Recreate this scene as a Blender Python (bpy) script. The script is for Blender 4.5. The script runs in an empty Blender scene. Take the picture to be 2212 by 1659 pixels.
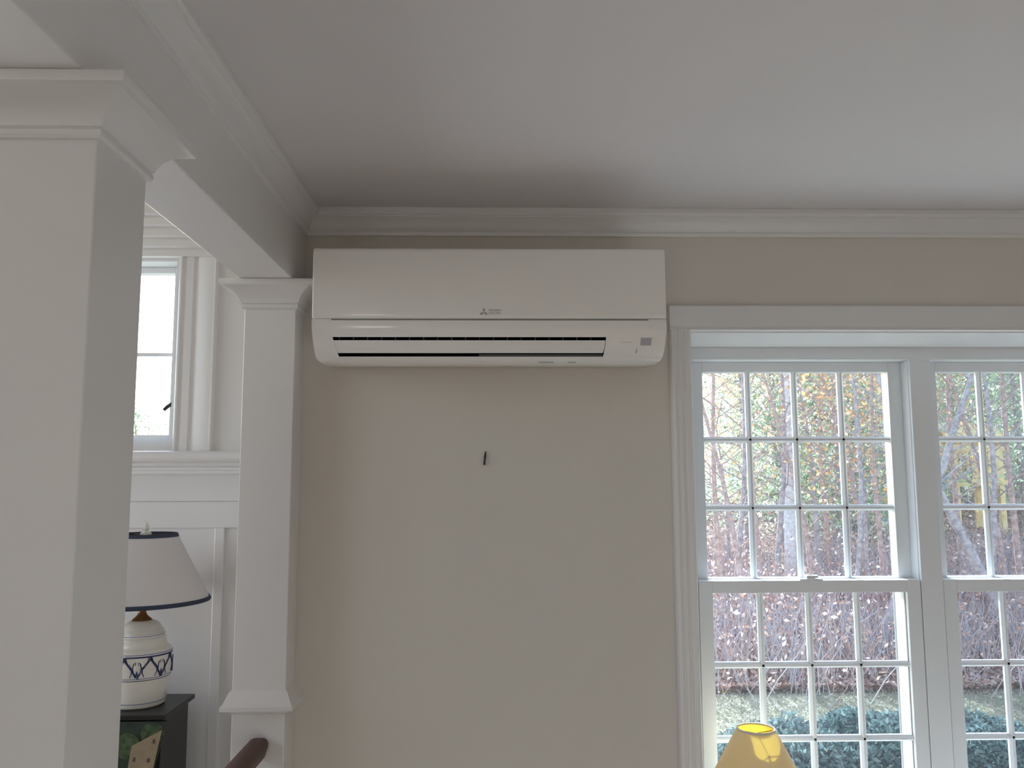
import bpy, math, random
import numpy as np
from mathutils import Vector, Matrix

S = bpy.context.scene
COL = S.collection
rnd = random.Random(7)

# ------------------------------------------------------------------ camera
cam_d = bpy.data.cameras.new('camera')
cam = bpy.data.objects.new('camera', cam_d)
COL.objects.link(cam)
cam_d.sensor_width = 36.0
cam_d.sensor_fit = 'HORIZONTAL'
cam_d.lens = 36.0 * 1800.0 / 2212.0
cam_d.clip_start = 0.05
cam_d.clip_end = 400
_p, _y, _r = (math.radians(a) for a in (6.45, 1.35, -0.19))
_f = Vector((math.sin(_y) * math.cos(_p), math.cos(_y) * math.cos(_p), math.sin(_p)))
_rt = Vector((math.cos(_y), -math.sin(_y), 0))
_up = _rt.cross(_f)
_rr = math.cos(_r) * _rt + math.sin(_r) * _up
_uu = -math.sin(_r) * _rt + math.cos(_r) * _up
_m = Matrix((_rr, _uu, -_f)).transposed().to_4x4()
_m.translation = Vector((0, -2.08, 1.72))
cam.matrix_world = _m
S.camera = cam

# ------------------------------------------------------------------ sky, sun, daylight, exposure
S.view_settings.view_transform = 'Standard'
S.view_settings.look = 'None'
S.view_settings.gamma = 1
S.view_settings.use_curve_mapping = False
S.view_settings.exposure = 0.06

SUN_EL, SUN_AZ = math.radians(26), math.radians(7)     # sun stands beyond the window wall, a little to the left
w = bpy.data.worlds.new('sky')
S.world = w
w.use_nodes = True
nt = w.node_tree
nt.nodes.clear()
sky = nt.nodes.new('ShaderNodeTexSky')
sky.sky_type = 'NISHITA'
sky.sun_disc = False
sky.sun_elevation = SUN_EL
sky.sun_rotation = -SUN_AZ
sky.air_density = 1.0
sky.dust_density = 1.5
sky.ozone_density = 1.0
bg = nt.nodes.new('ShaderNodeBackground')
bg.inputs['Strength'].default_value = 0.54
wo = nt.nodes.new('ShaderNodeOutputWorld')
nt.links.new(sky.outputs[0], bg.inputs[0])
nt.links.new(bg.outputs[0], wo.inputs[0])

sd = bpy.data.lights.new('sun', 'SUN')
sd.energy = 20.0
sd.angle = math.radians(0.6)
sd.color = (0.67, 0.85, 1.0)
sun = bpy.data.objects.new('sun', sd)
COL.objects.link(sun)
_t = Vector((math.sin(SUN_AZ) * math.cos(SUN_EL), -math.cos(SUN_AZ) * math.cos(SUN_EL), -math.sin(SUN_EL)))
sun.rotation_euler = _t.to_track_quat('-Z', 'Y').to_euler()


def daylight(name, loc, direction, sx, sy, watts, color):
    d = bpy.data.lights.new(name, 'AREA')
    d.shape = 'RECTANGLE'
    d.size, d.size_y = sx, sy
    d.energy = watts
    d.color = color
    o = bpy.data.objects.new(name, d)
    COL.objects.link(o)
    o.location = loc
    o.rotation_euler = Vector(direction).to_track_quat('-Z', 'Y').to_euler()
    return o


# sidelight and low hall window give daylight; rear and high hall fills are added
daylight('rear_fill', (1.0, -3.42, 0.72), (0, 1, 0), 2.8, 0.8, 4.2, (1.0, 0.87, 0.78))  # unseen low warm fill, added to brighten wall, unit and post
daylight('daylight_hall_sidelight', (-0.74, -3.42, 1.72), (0, 1, 0), 0.24, 0.40, 1.6, (1.0, 0.93, 0.86))
daylight('daylight_hall_low_window', (-3.02, -0.05, 1.10), (1, 0, 0.0), 0.9, 1.1, 15, (0.96, 0.97, 1.0))
daylight('hall_high_fill', (-3.02, -1.5, 2.50), (1, 0, 0), 2.0, 1.1, 6, (1.0, 0.94, 0.88))  # unseen high fill, added to brighten the hall but not the beam underside

S.cycles.max_bounces = 10
S.cycles.diffuse_bounces = 6
S.cycles.glossy_bounces = 4
S.cycles.transmission_bounces = 6
S.cycles.transparent_max_bounces = 24
S.cycles.caustics_reflective = False
S.cycles.caustics_refractive = False
S.cycles.sample_clamp_indirect = 4.0
S.cycles.use_denoising = True


# ------------------------------------------------------------------ materials
def mat(name, color, rough=0.5, spec=0.5, bump=0.0, bscale=60.0, var=0.0, vscale=4.0, metal=0.0, coat=0.0):
    m = bpy.data.materials.new(name)
    m.use_nodes = True
    t = m.node_tree
    b = t.nodes['Principled BSDF']
    b.inputs['Base Color'].default_value = (*color, 1)
    b.inputs['Roughness'].default_value = rough
    b.inputs['Metallic'].default_value = metal
    b.inputs['Specular IOR Level'].default_value = spec
    b.inputs['Coat Weight'].default_value = coat
    b.inputs['Coat Roughness'].default_value = 0.32 if rough > 0.3 else 0.08
    tc = t.nodes.new('ShaderNodeTexCoord')
    if var:
        n = t.nodes.new('ShaderNodeTexNoise')
        n.inputs['Scale'].default_value = vscale
        n.inputs['Detail'].default_value = 4
        r = t.nodes.new('ShaderNodeValToRGB')
        r.color_ramp.elements[0].position = 0.3
        r.color_ramp.elements[1].position = 0.7
        r.color_ramp.elements[0].color = (*[c * (1 - var) for c in color], 1)
        r.color_ramp.elements[1].color = (*[min(1, c * (1 + var)) for c in color], 1)
        t.links.new(tc.outputs['Object'], n.inputs['Vector'])
        t.links.new(n.outputs['Fac'], r.inputs['Fac'])
        t.links.new(r.outputs['Color'], b.inputs['Base Color'])
    if bump:
        n = t.nodes.new('ShaderNodeTexNoise')
        n.inputs['Scale'].default_value = bscale
        n.inputs['Detail'].default_value = 3
        bp = t.nodes.new('ShaderNodeBump')
        bp.inputs['Strength'].default_value = bump
        bp.inputs['Distance'].default_value = 0.002
        t.links.new(tc.outputs['Object'], n.inputs['Vector'])
        t.links.new(n.outputs['Fac'], bp.inputs['Height'])
        t.links.new(bp.outputs['Normal'], b.inputs['Normal'])
    return m


def wood(name, c1, c2, scale=(18, 1.5, 18), rough=0.35):
    m = mat(name, c1, rough)
    t = m.node_tree
    b = t.nodes['Principled BSDF']
    tc = t.nodes.new('ShaderNodeTexCoord')
    mp = t.nodes.new('ShaderNodeMapping')
    mp.inputs['Scale'].default_value = scale
    n = t.nodes.new('ShaderNodeTexNoise')
    n.inputs['Scale'].default_value = 2.0
    n.inputs['Detail'].default_value = 6
    n.inputs['Distortion'].default_value = 0.6
    r = t.nodes.new('ShaderNodeValToRGB')
    r.color_ramp.elements[0].position = 0.35
    r.color_ramp.elements[1].position = 0.68
    r.color_ramp.elements[0].color = (*c1, 1)
    r.color_ramp.elements[1].color = (*c2, 1)
    t.links.new(tc.outputs['Object'], mp.inputs[0])
    t.links.new(mp.outputs[0], n.inputs['Vector'])
    t.links.new(n.outputs['Fac'], r.inputs['Fac'])
    t.links.new(r.outputs['Color'], b.inputs['Base Color'])
    return m


def leafmat(name, cols, trans=0.45):
    """leaf or blade: each loose piece takes its own colour from the ramp, light also comes through"""
    m = bpy.data.materials.new(name)
    m.use_nodes = True
    t = m.node_tree
    t.nodes.clear()
    g = t.nodes.new('ShaderNodeNewGeometry')
    r = t.nodes.new('ShaderNodeValToRGB')
    r.color_ramp.interpolation = 'LINEAR'
    for i, c in enumerate(cols):
        p = i / max(1, len(cols) - 1)
        e = r.color_ramp.elements[i] if i < 2 else r.color_ramp.elements.new(p)
        e.position = p
        e.color = (*c, 1)
    if len(cols) > 2:
        els = sorted(r.color_ramp.elements, key=lambda e: e.position)
        for i, e in enumerate(els):
            e.position = i / (len(cols) - 1)
            e.color = (*cols[i], 1)
    d = t.nodes.new('ShaderNodeBsdfDiffuse')
    tr = t.nodes.new('ShaderNodeBsdfTranslucent')
    mx = t.nodes.new('ShaderNodeMixShader')
    mx.inputs[0].default_value = trans
    o = t.nodes.new('ShaderNodeOutputMaterial')
    t.links.new(g.outputs['Random Per Island'], r.inputs[0])
    t.links.new(r.outputs[0], d.inputs[0])
    t.links.new(r.outputs[0], tr.inputs[0])
    t.links.new(d.outputs[0], mx.inputs[1])
    t.links.new(tr.outputs[0], mx.inputs[2])
    t.links.new(mx.outputs[0], o.inputs[0])
    return m


def glassmat(name, glare):
    """window pane: clear, a faint reflection, and an added pale scatter standing in for veiling glare"""
    m = bpy.data.materials.new(name)
    m.use_nodes = True
    t = m.node_tree
    t.nodes.clear()
    tp = t.nodes.new('ShaderNodeBsdfTransparent')
    tp.inputs[0].default_value = (0.97, 0.985, 0.985, 1)
    gl = t.nodes.new('ShaderNodeBsdfGlossy')
    gl.inputs['Roughness'].default_value = 0.02
    fr = t.nodes.new('ShaderNodeFresnel')
    fr.inputs[0].default_value = 1.45
    m1 = t.nodes.new('ShaderNodeMixShader')
    tl = t.nodes.new('ShaderNodeBsdfTranslucent')
    tl.inputs[0].default_value = (0.9, 0.95, 1.0, 1)
    m2 = t.nodes.new('ShaderNodeMixShader')
    m2.inputs[0].default_value = glare  # veiling glare mixed into the pane
    o = t.nodes.new('ShaderNodeOutputMaterial')
    t.links.new(fr.outputs[0], m1.inputs[0])
    t.links.new(tp.outputs[0], m1.inputs[1])
    t.links.new(gl.outputs[0], m1.inputs[2])
    t.links.new(m1.outputs[0], m2.inputs[1])
    t.links.new(tl.outputs[0], m2.inputs[2])
    t.links.new(m2.outputs[0], o.inputs[0])
    return m


def fabric(name, color, trans, tcol):
    m = bpy.data.materials.new(name)
    m.use_nodes = True
    t = m.node_tree
    t.nodes.clear()
    d = t.nodes.new('ShaderNodeBsdfDiffuse')
    d.inputs[0].default_value = (*color, 1)
    tr = t.nodes.new('ShaderNodeBsdfTranslucent')
    tr.inputs[0].default_value = (*tcol, 1)
    mx = t.nodes.new('ShaderNodeMixShader')
    mx.inputs[0].default_value = trans
    tc = t.nodes.new('ShaderNodeTexCoord')
    n = t.nodes.new('ShaderNodeTexNoise')
    n.inputs['Scale'].default_value = 400
    bp = t.nodes.new('ShaderNodeBump')
    bp.inputs['Strength'].default_value = 0.15
    bp.inputs['Distance'].default_value = 0.001
    o = t.nodes.new('ShaderNodeOutputMaterial')
    t.links.new(tc.outputs['Object'], n.inputs['Vector'])
    t.links.new(n.outputs['Fac'], bp.inputs['Height'])
    t.links.new(bp.outputs[0], d.inputs['Normal'])
    t.links.new(d.outputs[0], mx.inputs[1])
    t.links.new(tr.outputs[0], mx.inputs[2])
    t.links.new(mx.outputs[0], o.inputs[0])
    return m


M = {
    'wall': mat('wall_paint', (0.70, 0.655, 0.595), 0.75, 0.3, bump=0.08, bscale=180),
    'ceiling': mat('ceiling_paint', (0.76, 0.725, 0.715), 0.85, 0.2, bump=0.06, bscale=150),
    'trim': mat('white_trim_paint', (0.79, 0.77, 0.755), 0.38, 0.6, bump=0.02, bscale=30, coat=0.8),
    'vinyl': mat('white_vinyl', (0.80, 0.81, 0.82), 0.35, 0.4),
    'plastic': mat('white_plastic', (0.88, 0.845, 0.805), 0.25, 0.4, coat=0.6),
    'vane': mat('vane_plastic', (0.86, 0.825, 0.79), 0.35, 0.35),
    'dark': mat('dark_duct', (0.020, 0.020, 0.021), 0.6),
    'fin': mat('duct_fin', (0.10, 0.10, 0.10), 0.5),
    'groove': mat('groove_grey', (0.24, 0.23, 0.22), 0.6),
    'print': mat('grey_print', (0.42, 0.41, 0.42), 0.5),
    'sensor': mat('sensor_window', (0.42, 0.41, 0.42), 0.3),
    'metal': mat('dark_metal', (0.035, 0.035, 0.035), 0.4, metal=0.3),
    'brass': mat('aged_brass', (0.20, 0.09, 0.03), 0.35, metal=0.8),
    'ceramic': mat('cream_ceramic', (0.76, 0.73, 0.66), 0.14, 0.5, coat=0.4),
    'cobalt': mat('cobalt_glaze', (0.02, 0.025, 0.10), 0.2, 0.5),
    'paleblue': mat('pale_blue_glaze', (0.22, 0.25, 0.44), 0.2, 0.5),
    'navy': mat('navy_braid', (0.035, 0.045, 0.08), 0.8),
    'shade': fabric('white_linen', (0.80, 0.77, 0.76), 0.25, (0.8, 0.75, 0.68)),
    'yshade': fabric('cream_silk', (0.84, 0.77, 0.64), 0.36, (0.95, 0.88, 0.60)),
    'gold': fabric('gold_lining', (0.85, 0.66, 0.16), 0.42, (1.0, 0.76, 0.14)),
    'crystal': mat('clear_finial', (0.75, 0.78, 0.68), 0.08, 0.6),
    'black': mat('black_lacquer', (0.014, 0.013, 0.012), 0.38, 0.5, var=0.2, vscale=12),
    'rail': wood('stained_wood', (0.055, 0.018, 0.008), (0.115, 0.042, 0.018), rough=0.5),
    'floor': wood('oak_floor', (0.50, 0.43, 0.37), (0.62, 0.55, 0.49), (6, 0.8, 6), 0.35),
    'hallfloor': wood('dark_oak_floor', (0.10, 0.050, 0.026), (0.17, 0.09, 0.045), (6, 0.8, 6), 0.3),
    'green': mat('dark_green_paint', (0.018, 0.032, 0.022), 0.6, var=0.4, vscale=30),
    'shrubp': mat('shrub_green_paint', (0.05, 0.085, 0.035), 0.7, var=0.6, vscale=60),
    'tan': mat('tan_paint', (0.30, 0.235, 0.15), 0.7, var=0.12, vscale=40),
    'brownp': mat('brown_paint', (0.10, 0.06, 0.045), 0.7),
    'glass': glassmat('window_glass', 0.008),
    'siding': mat('siding', (0.55, 0.55, 0.53), 0.7),
    'lawn': mat('winter_lawn', (0.40, 0.37, 0.28), 0.95, 0.1, bump=0.6, bscale=25, var=0.35, vscale=1.1),
    'litter': mat('leaf_litter_soil', (0.223, 0.149, 0.112), 0.95, 0.1, var=0.35, vscale=3),
    'bark': mat('grey_brown_bark', (0.42, 0.36, 0.36), 0.9, 0.1, var=0.35, vscale=14),
    'bark_red': mat('red_brown_bark', (0.50, 0.35, 0.31), 0.9, 0.1, var=0.3, vscale=14),
    'birch': mat('pale_birch_bark', (0.70, 0.69, 0.71), 0.8, 0.1, var=0.2, vscale=18),
    'twig': mat('twig_grey', (0.48, 0.43, 0.45), 0.9, 0.1),
    'needles': leafmat('evergreen_needles', [(0.22, 0.30, 0.19), (0.48, 0.58, 0.36), (0.74, 0.78, 0.56), (0.36, 0.45, 0.34)], 0.55),  # woods leaves and barks kept pale, standing in for glare over the view
    'needles_far': leafmat('far_evergreen_needles', [(0.46, 0.53, 0.49), (0.62, 0.67, 0.60), (0.78, 0.79, 0.72)], 0.55),  # greyed paler than the near needles: haze put into the colour
    'orange': leafmat('orange_leaves', [(0.78, 0.36, 0.13), (0.88, 0.56, 0.26), (0.86, 0.72, 0.52), (0.60, 0.32, 0.18)], 0.5),
    'rust': leafmat('rust_leaves', [(0.40, 0.22, 0.17), (0.56, 0.34, 0.27), (0.78, 0.64, 0.56), (0.28, 0.17, 0.15)], 0.4),
    'juniper': leafmat('juniper_leaves', [(0.07, 0.12, 0.12), (0.13, 0.19, 0.19), (0.22, 0.29, 0.27), (0.05, 0.08, 0.09)], 0.3),
    'lumber': mat('yellow_lumber', (0.92, 0.66, 0.32), 0.7, var=0.15, vscale=6),
    'slide': mat('blue_slide', (0.22, 0.40, 0.80), 0.35),
}


# ------------------------------------------------------------------ builders
class B:
    """collects vertices and faces of ONE mesh"""

    def __init__(s):
        s.v, s.f = [], []

    def add(s, vs, fs):
        n = len(s.v)
        s.v += [tuple(v) for v in vs]
        s.f += [tuple(i + n for i in f) for f in fs]
        return s

    def box(s, x0, x1, y0, y1, z0, z1):
        vs = [(x, y, z) for z in (z0, z1) for y in (y0, y1) for x in (x0, x1)]
        return s.add(vs, [(0, 2, 3, 1), (4, 5, 7, 6), (0, 1, 5, 4), (2, 6, 7, 3), (0, 4, 6, 2), (1, 3, 7, 5)])

    def strip(s, prof, axis, t0, t1, m0=None, m1=None):
        """closed profile extruded along an axis: prof gives (u, v); axis 'x' maps (y, z), 'y' maps (x, z), 'z' maps (x, y)"""
        def pt(u, v, t):
            return {'x': (t, u, v), 'y': (u, t, v), 'z': (u, v, t)}[axis]
        n = len(prof)
        vs = [pt(u, v, t0 + (m0(u, v) if m0 else 0)) for u, v in prof] + [pt(u, v, t1 + (m1(u, v) if m1 else 0)) for u, v in prof]
        fs = [(i, (i + 1) % n, n + (i + 1) % n, n + i) for i in range(n)] + [tuple(range(n)), tuple(range(2 * n - 1, n - 1, -1))]
        return s.add(vs, fs)

    def lathe(s, prof, c=(0, 0), n=40, cap=True):
        vs = []
        for r, z in prof:
            for i in range(n):
                a = 2 * math.pi * i / n
                vs.append((c[0] + r * math.cos(a), c[1] + r * math.sin(a), z))
        fs = []
        for k in range(len(prof) - 1):
            for i in range(n):
                j = (i + 1) % n
                fs.append((k * n + i, k * n + j, (k + 1) * n + j, (k + 1) * n + i))
        if cap:
            fs.append(tuple(range(n - 1, -1, -1)))
            fs.append(tuple((len(prof) - 1) * n + i for i in range(n)))
        return s.add(vs, fs)

    def ring(s, x0, x1, y0, y1, prof, back=True):
        """square moulding: a profile of (offset, z) run round a rectangle with mitred corners; back=False keeps the rear edge flush"""
        vs = []
        for o, z in prof:
            yb = y1 + (o if back else 0)
            vs += [(x0 - o, y0 - o, z), (x1 + o, y0 - o, z), (x1 + o, yb, z), (x0 - o, yb, z)]
        fs = []
        for k in range(len(prof) - 1):
            for i in range(4):
                j = (i + 1) % 4
                fs.append((4 * k + i, 4 * k + j, 4 * k + 4 + j, 4 * k + 4 + i))
        fs.append((3, 2, 1, 0))
        e = 4 * (len(prof) - 1)
        fs.append((e, e + 1, e + 2, e + 3))
        return s.add(vs, fs)

    def tube(s, pts, radii, n=6, cap=True):
        pts = [Vector(p) for p in pts]
        vs, fs = [], []
        for k, p in enumerate(pts):
            a = pts[max(0, k - 1)]
            b = pts[min(len(pts) - 1, k + 1)]
            d = (b - a).normalized()
            ref = Vector((0, 0, 1)) if abs(d.z) < 0.9 else Vector((1, 0, 0))
            u = d.cross(ref).normalized()
            v = d.cross(u)
            for i in range(n):
                t = 2 * math.pi * i / n
                vs.append(p + radii[k] * (math.cos(t) * u + math.sin(t) * v))
        for k in range(len(pts) - 1):
            for i in range(n):
                j = (i + 1) % n
                fs.append((k * n + i, k * n + j, (k + 1) * n + j, (k + 1) * n + i))
        if cap:
            fs.append(tuple(range(n - 1, -1, -1)))
            fs.append(tuple((len(pts) - 1) * n + i for i in range(n)))
        return s.add(vs, fs)

    def obj(s, name, m, parent=None, smooth=False, bevel=0.0, angle=35):
        me = bpy.data.meshes.new(name)
        me.from_pydata(s.v, [], s.f)
        me.update()
        fix(me)
        if smooth:
            me.polygons.foreach_set('use_smooth', [True] * len(me.polygons))
            me.set_sharp_from_angle(angle=math.radians(angle))
        return link(name, me, m, parent, bevel)


def fix(me):
    import bmesh
    b = bmesh.new()
    b.from_mesh(me)
    bmesh.ops.recalc_face_normals(b, faces=b.faces)
    b.to_mesh(me)
    b.free()


def link(name, me, m, parent=None, bevel=0.0):
    if not me.materials:
        me.materials.append(M[m] if isinstance(m, str) else m)
    o = bpy.data.objects.new(name, me)
    COL.objects.link(o)
    if parent is not None:
        o.parent = parent
        p, root = parent, Vector((0, 0, 0))
        while p is not None:
            root += p.location
            p = p.parent
        o.location = -root            # meshes are written in world coordinates
    if bevel:
        bm = o.modifiers.new('bevel', 'BEVEL')
        bm.width = bevel
        bm.segments = 2
        bm.limit_method = 'ANGLE'
    return o


def tag(o, label=None, cat=None, group=None, kind=None):
    if label:
        o['label'] = label
    if cat:
        o['category'] = cat
    if group:
        o['group'] = group
    if kind:
        o['kind'] = kind
    return o


def empty(name, loc, label=None, cat=None, group=None, kind=None):
    o = bpy.data.objects.new(name, None)
    o.empty_display_size = 0.1
    COL.objects.link(o)
    o.location = loc
    return tag(o, label, cat, group, kind)


def quads(name, cen, size, m, parent=None, seed=0, aspect=1.6, flat=0.0):
    """thousands of loose four-sided leaves as one mesh"""
    r = np.random.default_rng(seed)
    n = len(cen)
    cen = np.asarray(cen, float)
    nv = r.normal(size=(n, 3))
    nv[:, 2] += flat * 4
    nv /= np.linalg.norm(nv, axis=1)[:, None]
    a = np.cross(nv, r.normal(size=(n, 3)))
    a /= np.linalg.norm(a, axis=1)[:, None]
    b = np.cross(nv, a)
    sz = (np.asarray(size) * r.uniform(0.6, 1.4, n))[:, None]
    a = a * sz * aspect * 0.5
    b = b * sz * 0.5
    v = np.stack([cen - a, cen - b * 0.9, cen + a, cen + b * 0.9], 1).reshape(-1, 3)
    me = bpy.data.meshes.new(name)
    me.vertices.add(4 * n)
    me.vertices.foreach_set('co', v.ravel())
    me.loops.add(4 * n)
    me.loops.foreach_set('vertex_index', np.arange(4 * n))
    me.polygons.add(n)
    me.polygons.foreach_set('loop_start', np.arange(n) * 4)
    me.polygons.foreach_set('loop_total', np.full(n, 4))
    me.update()
    me.validate()
    return link(name, me, m, parent)


def copy_tree(o, parent=None):
    c = o.copy()
    COL.objects.link(c)
    if parent is not None:
        c.parent = parent
    for ch in list(o.children):
        copy_tree(ch, c)
    return c


CEIL = 2.40
BX0, BX1, BZ = -0.597, -0.475, 2.192        # the beam and the square columns share this width

# ------------------------------------------------------------------ the room shell
def structure(name, b, m, parent=None, **k):
    o = b.obj(name, m, parent, **k)
    if parent is None:
        o['kind'] = 'structure'
    return o


structure('floor', B().box(BX0, 4.0, -3.4, 0.0, -0.1, 0.0), 'floor')
structure('floor_hall', B().box(-3.0, BX0, -3.4, 0.70, -0.1, 0.0), 'hallfloor')
structure('ceiling', B().box(BX1, 4.0, -3.4, 0.0, CEIL, CEIL + 0.1), 'ceiling')
# window wall: left pier, strip above the window, sill wall, right pier
WX0, WX1, WZ0, WZ1 = 0.500, 1.928, 0.76, 2.089
wb = B()
wb.box(BX0, WX0, 0.0, 0.36, 0.0, 3.3)
wb.box(WX0, WX1, 0.0, 0.36, WZ1, 3.3)
wb.box(WX0, WX1, 0.0, 0.36, 0.0, WZ0 - 0.03)
wb.box(WX1, 4.1, 0.0, 0.36, 0.0, 3.3)
structure('wall_back', wb, 'wall')
structure('wall_right', B().box(4.0, 4.1, -3.4, 0.0, 0.0, CEIL), 'wall')
fb = B()                                     # wall behind the camera, with a sidelight opening and a low one added for the fill
fb.box(-3.1, -0.87, -3.52, -3.4, 0.0, 3.3)
fb.box(-0.61, -0.4, -3.52, -3.4, 0.0, 3.3)
fb.box(-0.87, -0.61, -3.52, -3.4, 1.93, 3.3)
fb.box(-0.87, -0.61, -3.52, -3.4, 0.0, 1.51)
fb.box(-0.4, 2.4, -3.52, -3.4, 1.12, 3.3)
fb.box(-0.4, 2.4, -3.52, -3.4, 0.0, 0.32)
fb.box(2.4, 4.1, -3.52, -3.4, 0.0, 3.3)
structure('wall_front', fb, 'wall')
structure('wall_above_beam', B().box(BX0, BX1, -3.4, 0.0, CEIL + 0.1, 3.3), 'trim')
# the stair hall on the left: its own taller walls
HY = 0.70
HWX0, HWX1, HWZ0, HWZ1 = -1.66, -1.045, 1.83, 2.47
hb = B()
hb.box(-3.1, HWX0, HY, HY + 0.16, 0.0, 3.3)
hb.box(HWX1, BX0 + 0.1, HY, HY + 0.16, 0.0, 3.3)
hb.box(HWX0, HWX1, HY, HY + 0.16, HWZ1, 3.3)
hb.box(HWX0, HWX1, HY, HY + 0.16, 0.0, HWZ0)
structure('wall_hall_back', hb, 'trim')
structure('wall_hall_right', B().box(BX0, BX0 + 0.1, 0.36, HY, 0.0, 3.3), 'trim')
hlb = B().box(-3.1, -3.0, -3.4, -2.5, 0.0, 3.3).box(-3.1, -3.0, 0.4, HY, 0.0, 3.3).box(-3.1, -3.0, -0.5, 0.4, 1.65, 3.3)
hlb.box(-3.1, -3.0, -2.5, -0.5, 0.0, 1.95).box(-3.1, -3.0, -2.5, -0.5, 3.05, 3.3).box(-3.1, -3.0, -0.5, 0.4, 0.0, 0.55)  # upper opening added for the high hall fill
structure('wall_hall_left', hlb, 'wall')
structure('ceiling_hall', B().box(-3.1, BX1, -3.5, HY + 0.16, 3.3, 3.4), 'ceiling')

# ------------------------------------------------------------------ crown mouldings
CROWN = [(0, 2.335), (.007, 2.335), (.0085, 2.338), (.0085, 2.344), (.006, 2.347), (.010, 2.351), (.013, 2.360), (.019, 2.370), (.028, 2.3765),
         (.031, 2.378), (.031, 2.381), (.036, 2.382), (.0395, 2.386), (.040, 2.391), (.0385, 2.396), (.0385, 2.3995), (0, 2.3995)]
structure('trim_1', B().strip([(-u, z) for u, z in CROWN], 'x', BX1, 4.0, m0=lambda u, v: -u), 'trim', smooth=True)
structure('trim_2', B().strip([(BX1 + u, z) for u, z in CROWN], 'y', -3.4, 0.0, m1=lambda u, v: -(u - BX1)), 'trim', smooth=True)

# ------------------------------------------------------------------ beam and square columns
beam = tag(B().box(BX0, BX1, -3.4, 0.0, BZ, CEIL).obj('ceiling_beam', 'trim', bevel=0.002),
           'white boxed beam running from overhead to the far square column at the ceiling', 'beam')

CAP = [(0, 2.126), (.004, 2.127), (.0065, 2.131), (.0065, 2.137), (.004, 2.139), (.0075, 2.141), (.010, 2.148), (.016, 2.159), (.026, 2.169),
       (.036, 2.1745), (.038, 2.176), (.040, 2.1775), (.0485, 2.178), (.0495, 2.180), (.0495, 2.190), (.0485, 2.1915)]
BASE = [(0, 1.240), (.005, 1.236), (.009, 1.228), (.016, 1.212), (.0215, 1.206), (.0215, 1.197), (.012, 1.195), (.007, 1.193), (.007, 1.189), (0, 1.186)]


def column(y0, y1, label, back):
    r = empty('square_column', ((BX0 + BX1) / 2, (y0 + y1) / 2, 0.0), label, 'column')
    sh = B().box(BX0, BX1, y0, y1, 1.19, 2.19)
    sh.obj('shaft', 'trim', r, bevel=0.002)
    B().ring(BX0, BX1, y0, y1, CAP, back).obj('capital', 'trim', r, smooth=True, angle=28)
    B().ring(BX0, BX1, y0, y1, BASE[::-1], back).obj('base_moulding', 'trim', r, smooth=True, angle=28)
    B().box(BX0 + .0005, BX1 - .0005, y0 + .0005, y1, 0.0, 1.19).obj('pedestal', 'trim', r, bevel=0.002)
    return r


column(-0.09, 0.0, 'white square column against the wall beside the air conditioner, wooden handrail at its foot', False)
column(-1.105, -0.963, 'large near white square column at the left edge with moulded capital under the beam', True)

# wooden handrail between the two columns
hr = empty('stair_handrail', (-0.53, -0.1, 1.04), 'brown stained wooden handrail ending against the foot of the far white column', 'handrail')
prof = [(-.5525, 1.128), (-.548, 1.134), (-.541, 1.137), (-.520, 1.137), (-.513, 1.134), (-.5085, 1.127), (-.508, 1.118), (-.512, 1.105), (-.515, 1.096),
        (-.520, 1.092), (-.541, 1.092), (-.546, 1.096), (-.549, 1.105), (-.553, 1.118)]
rb = B()
n = len(prof)
secs = [(-0.0915, 0.82), (-0.095, 0.93), (-0.103, 1.0), (-0.9625, 1.0)]
cx, cz = -.5305, 1.113
for y, k in secs:
    rb.v += [(cx + (x - cx) * k, y, cz + (z - cz) * k) for x, z in prof]
for s_ in range(len(secs) - 1):
    rb.f += [(s_ * n + i, s_ * n + (i + 1) % n, (s_ + 1) * n + (i + 1) % n, (s_ + 1) * n + i) for i in range(n)]
rb.f += [tuple(range(n)), tuple(range(4 * n - 1, 3 * n - 1, -1))]
rb.obj('rail', 'rail', hr, smooth=True, angle=50)

# ------------------------------------------------------------------ window casing of the big windows
cs = empty('trim_3', (WX0, 0, WZ0), kind='structure')
flute = [(0.0, 0.0), (0.0, .013), (.003, .018), (.008, .020), (.012, .0195), (.014, .017), (.018, .017), (.020, .0195), (.024, .020), (.028, .0195), (.030, .017),
         (.034, .017), (.036, .0195), (.041, .020), (.0465, .020), (.0485, .018), (.0505, .018), (.0525, .016), (.0525, 0.0)]
B().strip([(0.4475 + u, -v) for u, v in flute], 'z', WZ0 - 0.03, WZ1 + .003).obj('side_casing', 'trim', cs, smooth=True)
B().strip([(WX1 + .0525 - u, -v) for u, v in flute], 'z', WZ0 - 0.03, WZ1 + .003).obj('side_casing', 'trim', cs, smooth=True)
hd = [(0, 2.089), (-.014, 2.089), (-.018, 2.0905), (-.018, 2.093), (-.0155, 2.095), (-.0155, 2.097), (-.019, 2.099), (-.019, 2.150), (-.017, 2.153), (0, 2.153)]
B().strip(hd, 'x', 0.4475, WX1 + .0525).obj('head_casing', 'trim', cs)
B().box(0.42, WX1 + .08, -0.05, 0.24, WZ0 - 0.03, WZ0).obj('window_stool', 'trim', cs, bevel=0.005)
B().box(WX0, WX0 + .004, 0.0, 0.24, WZ0, WZ1).box(WX1 - .004, WX1, 0.0, 0.24, WZ0, WZ1).box(WX0, WX1, 0.0, 0.24, WZ1 - .003, WZ1).obj('jamb_lining', 'trim', cs)

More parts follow.
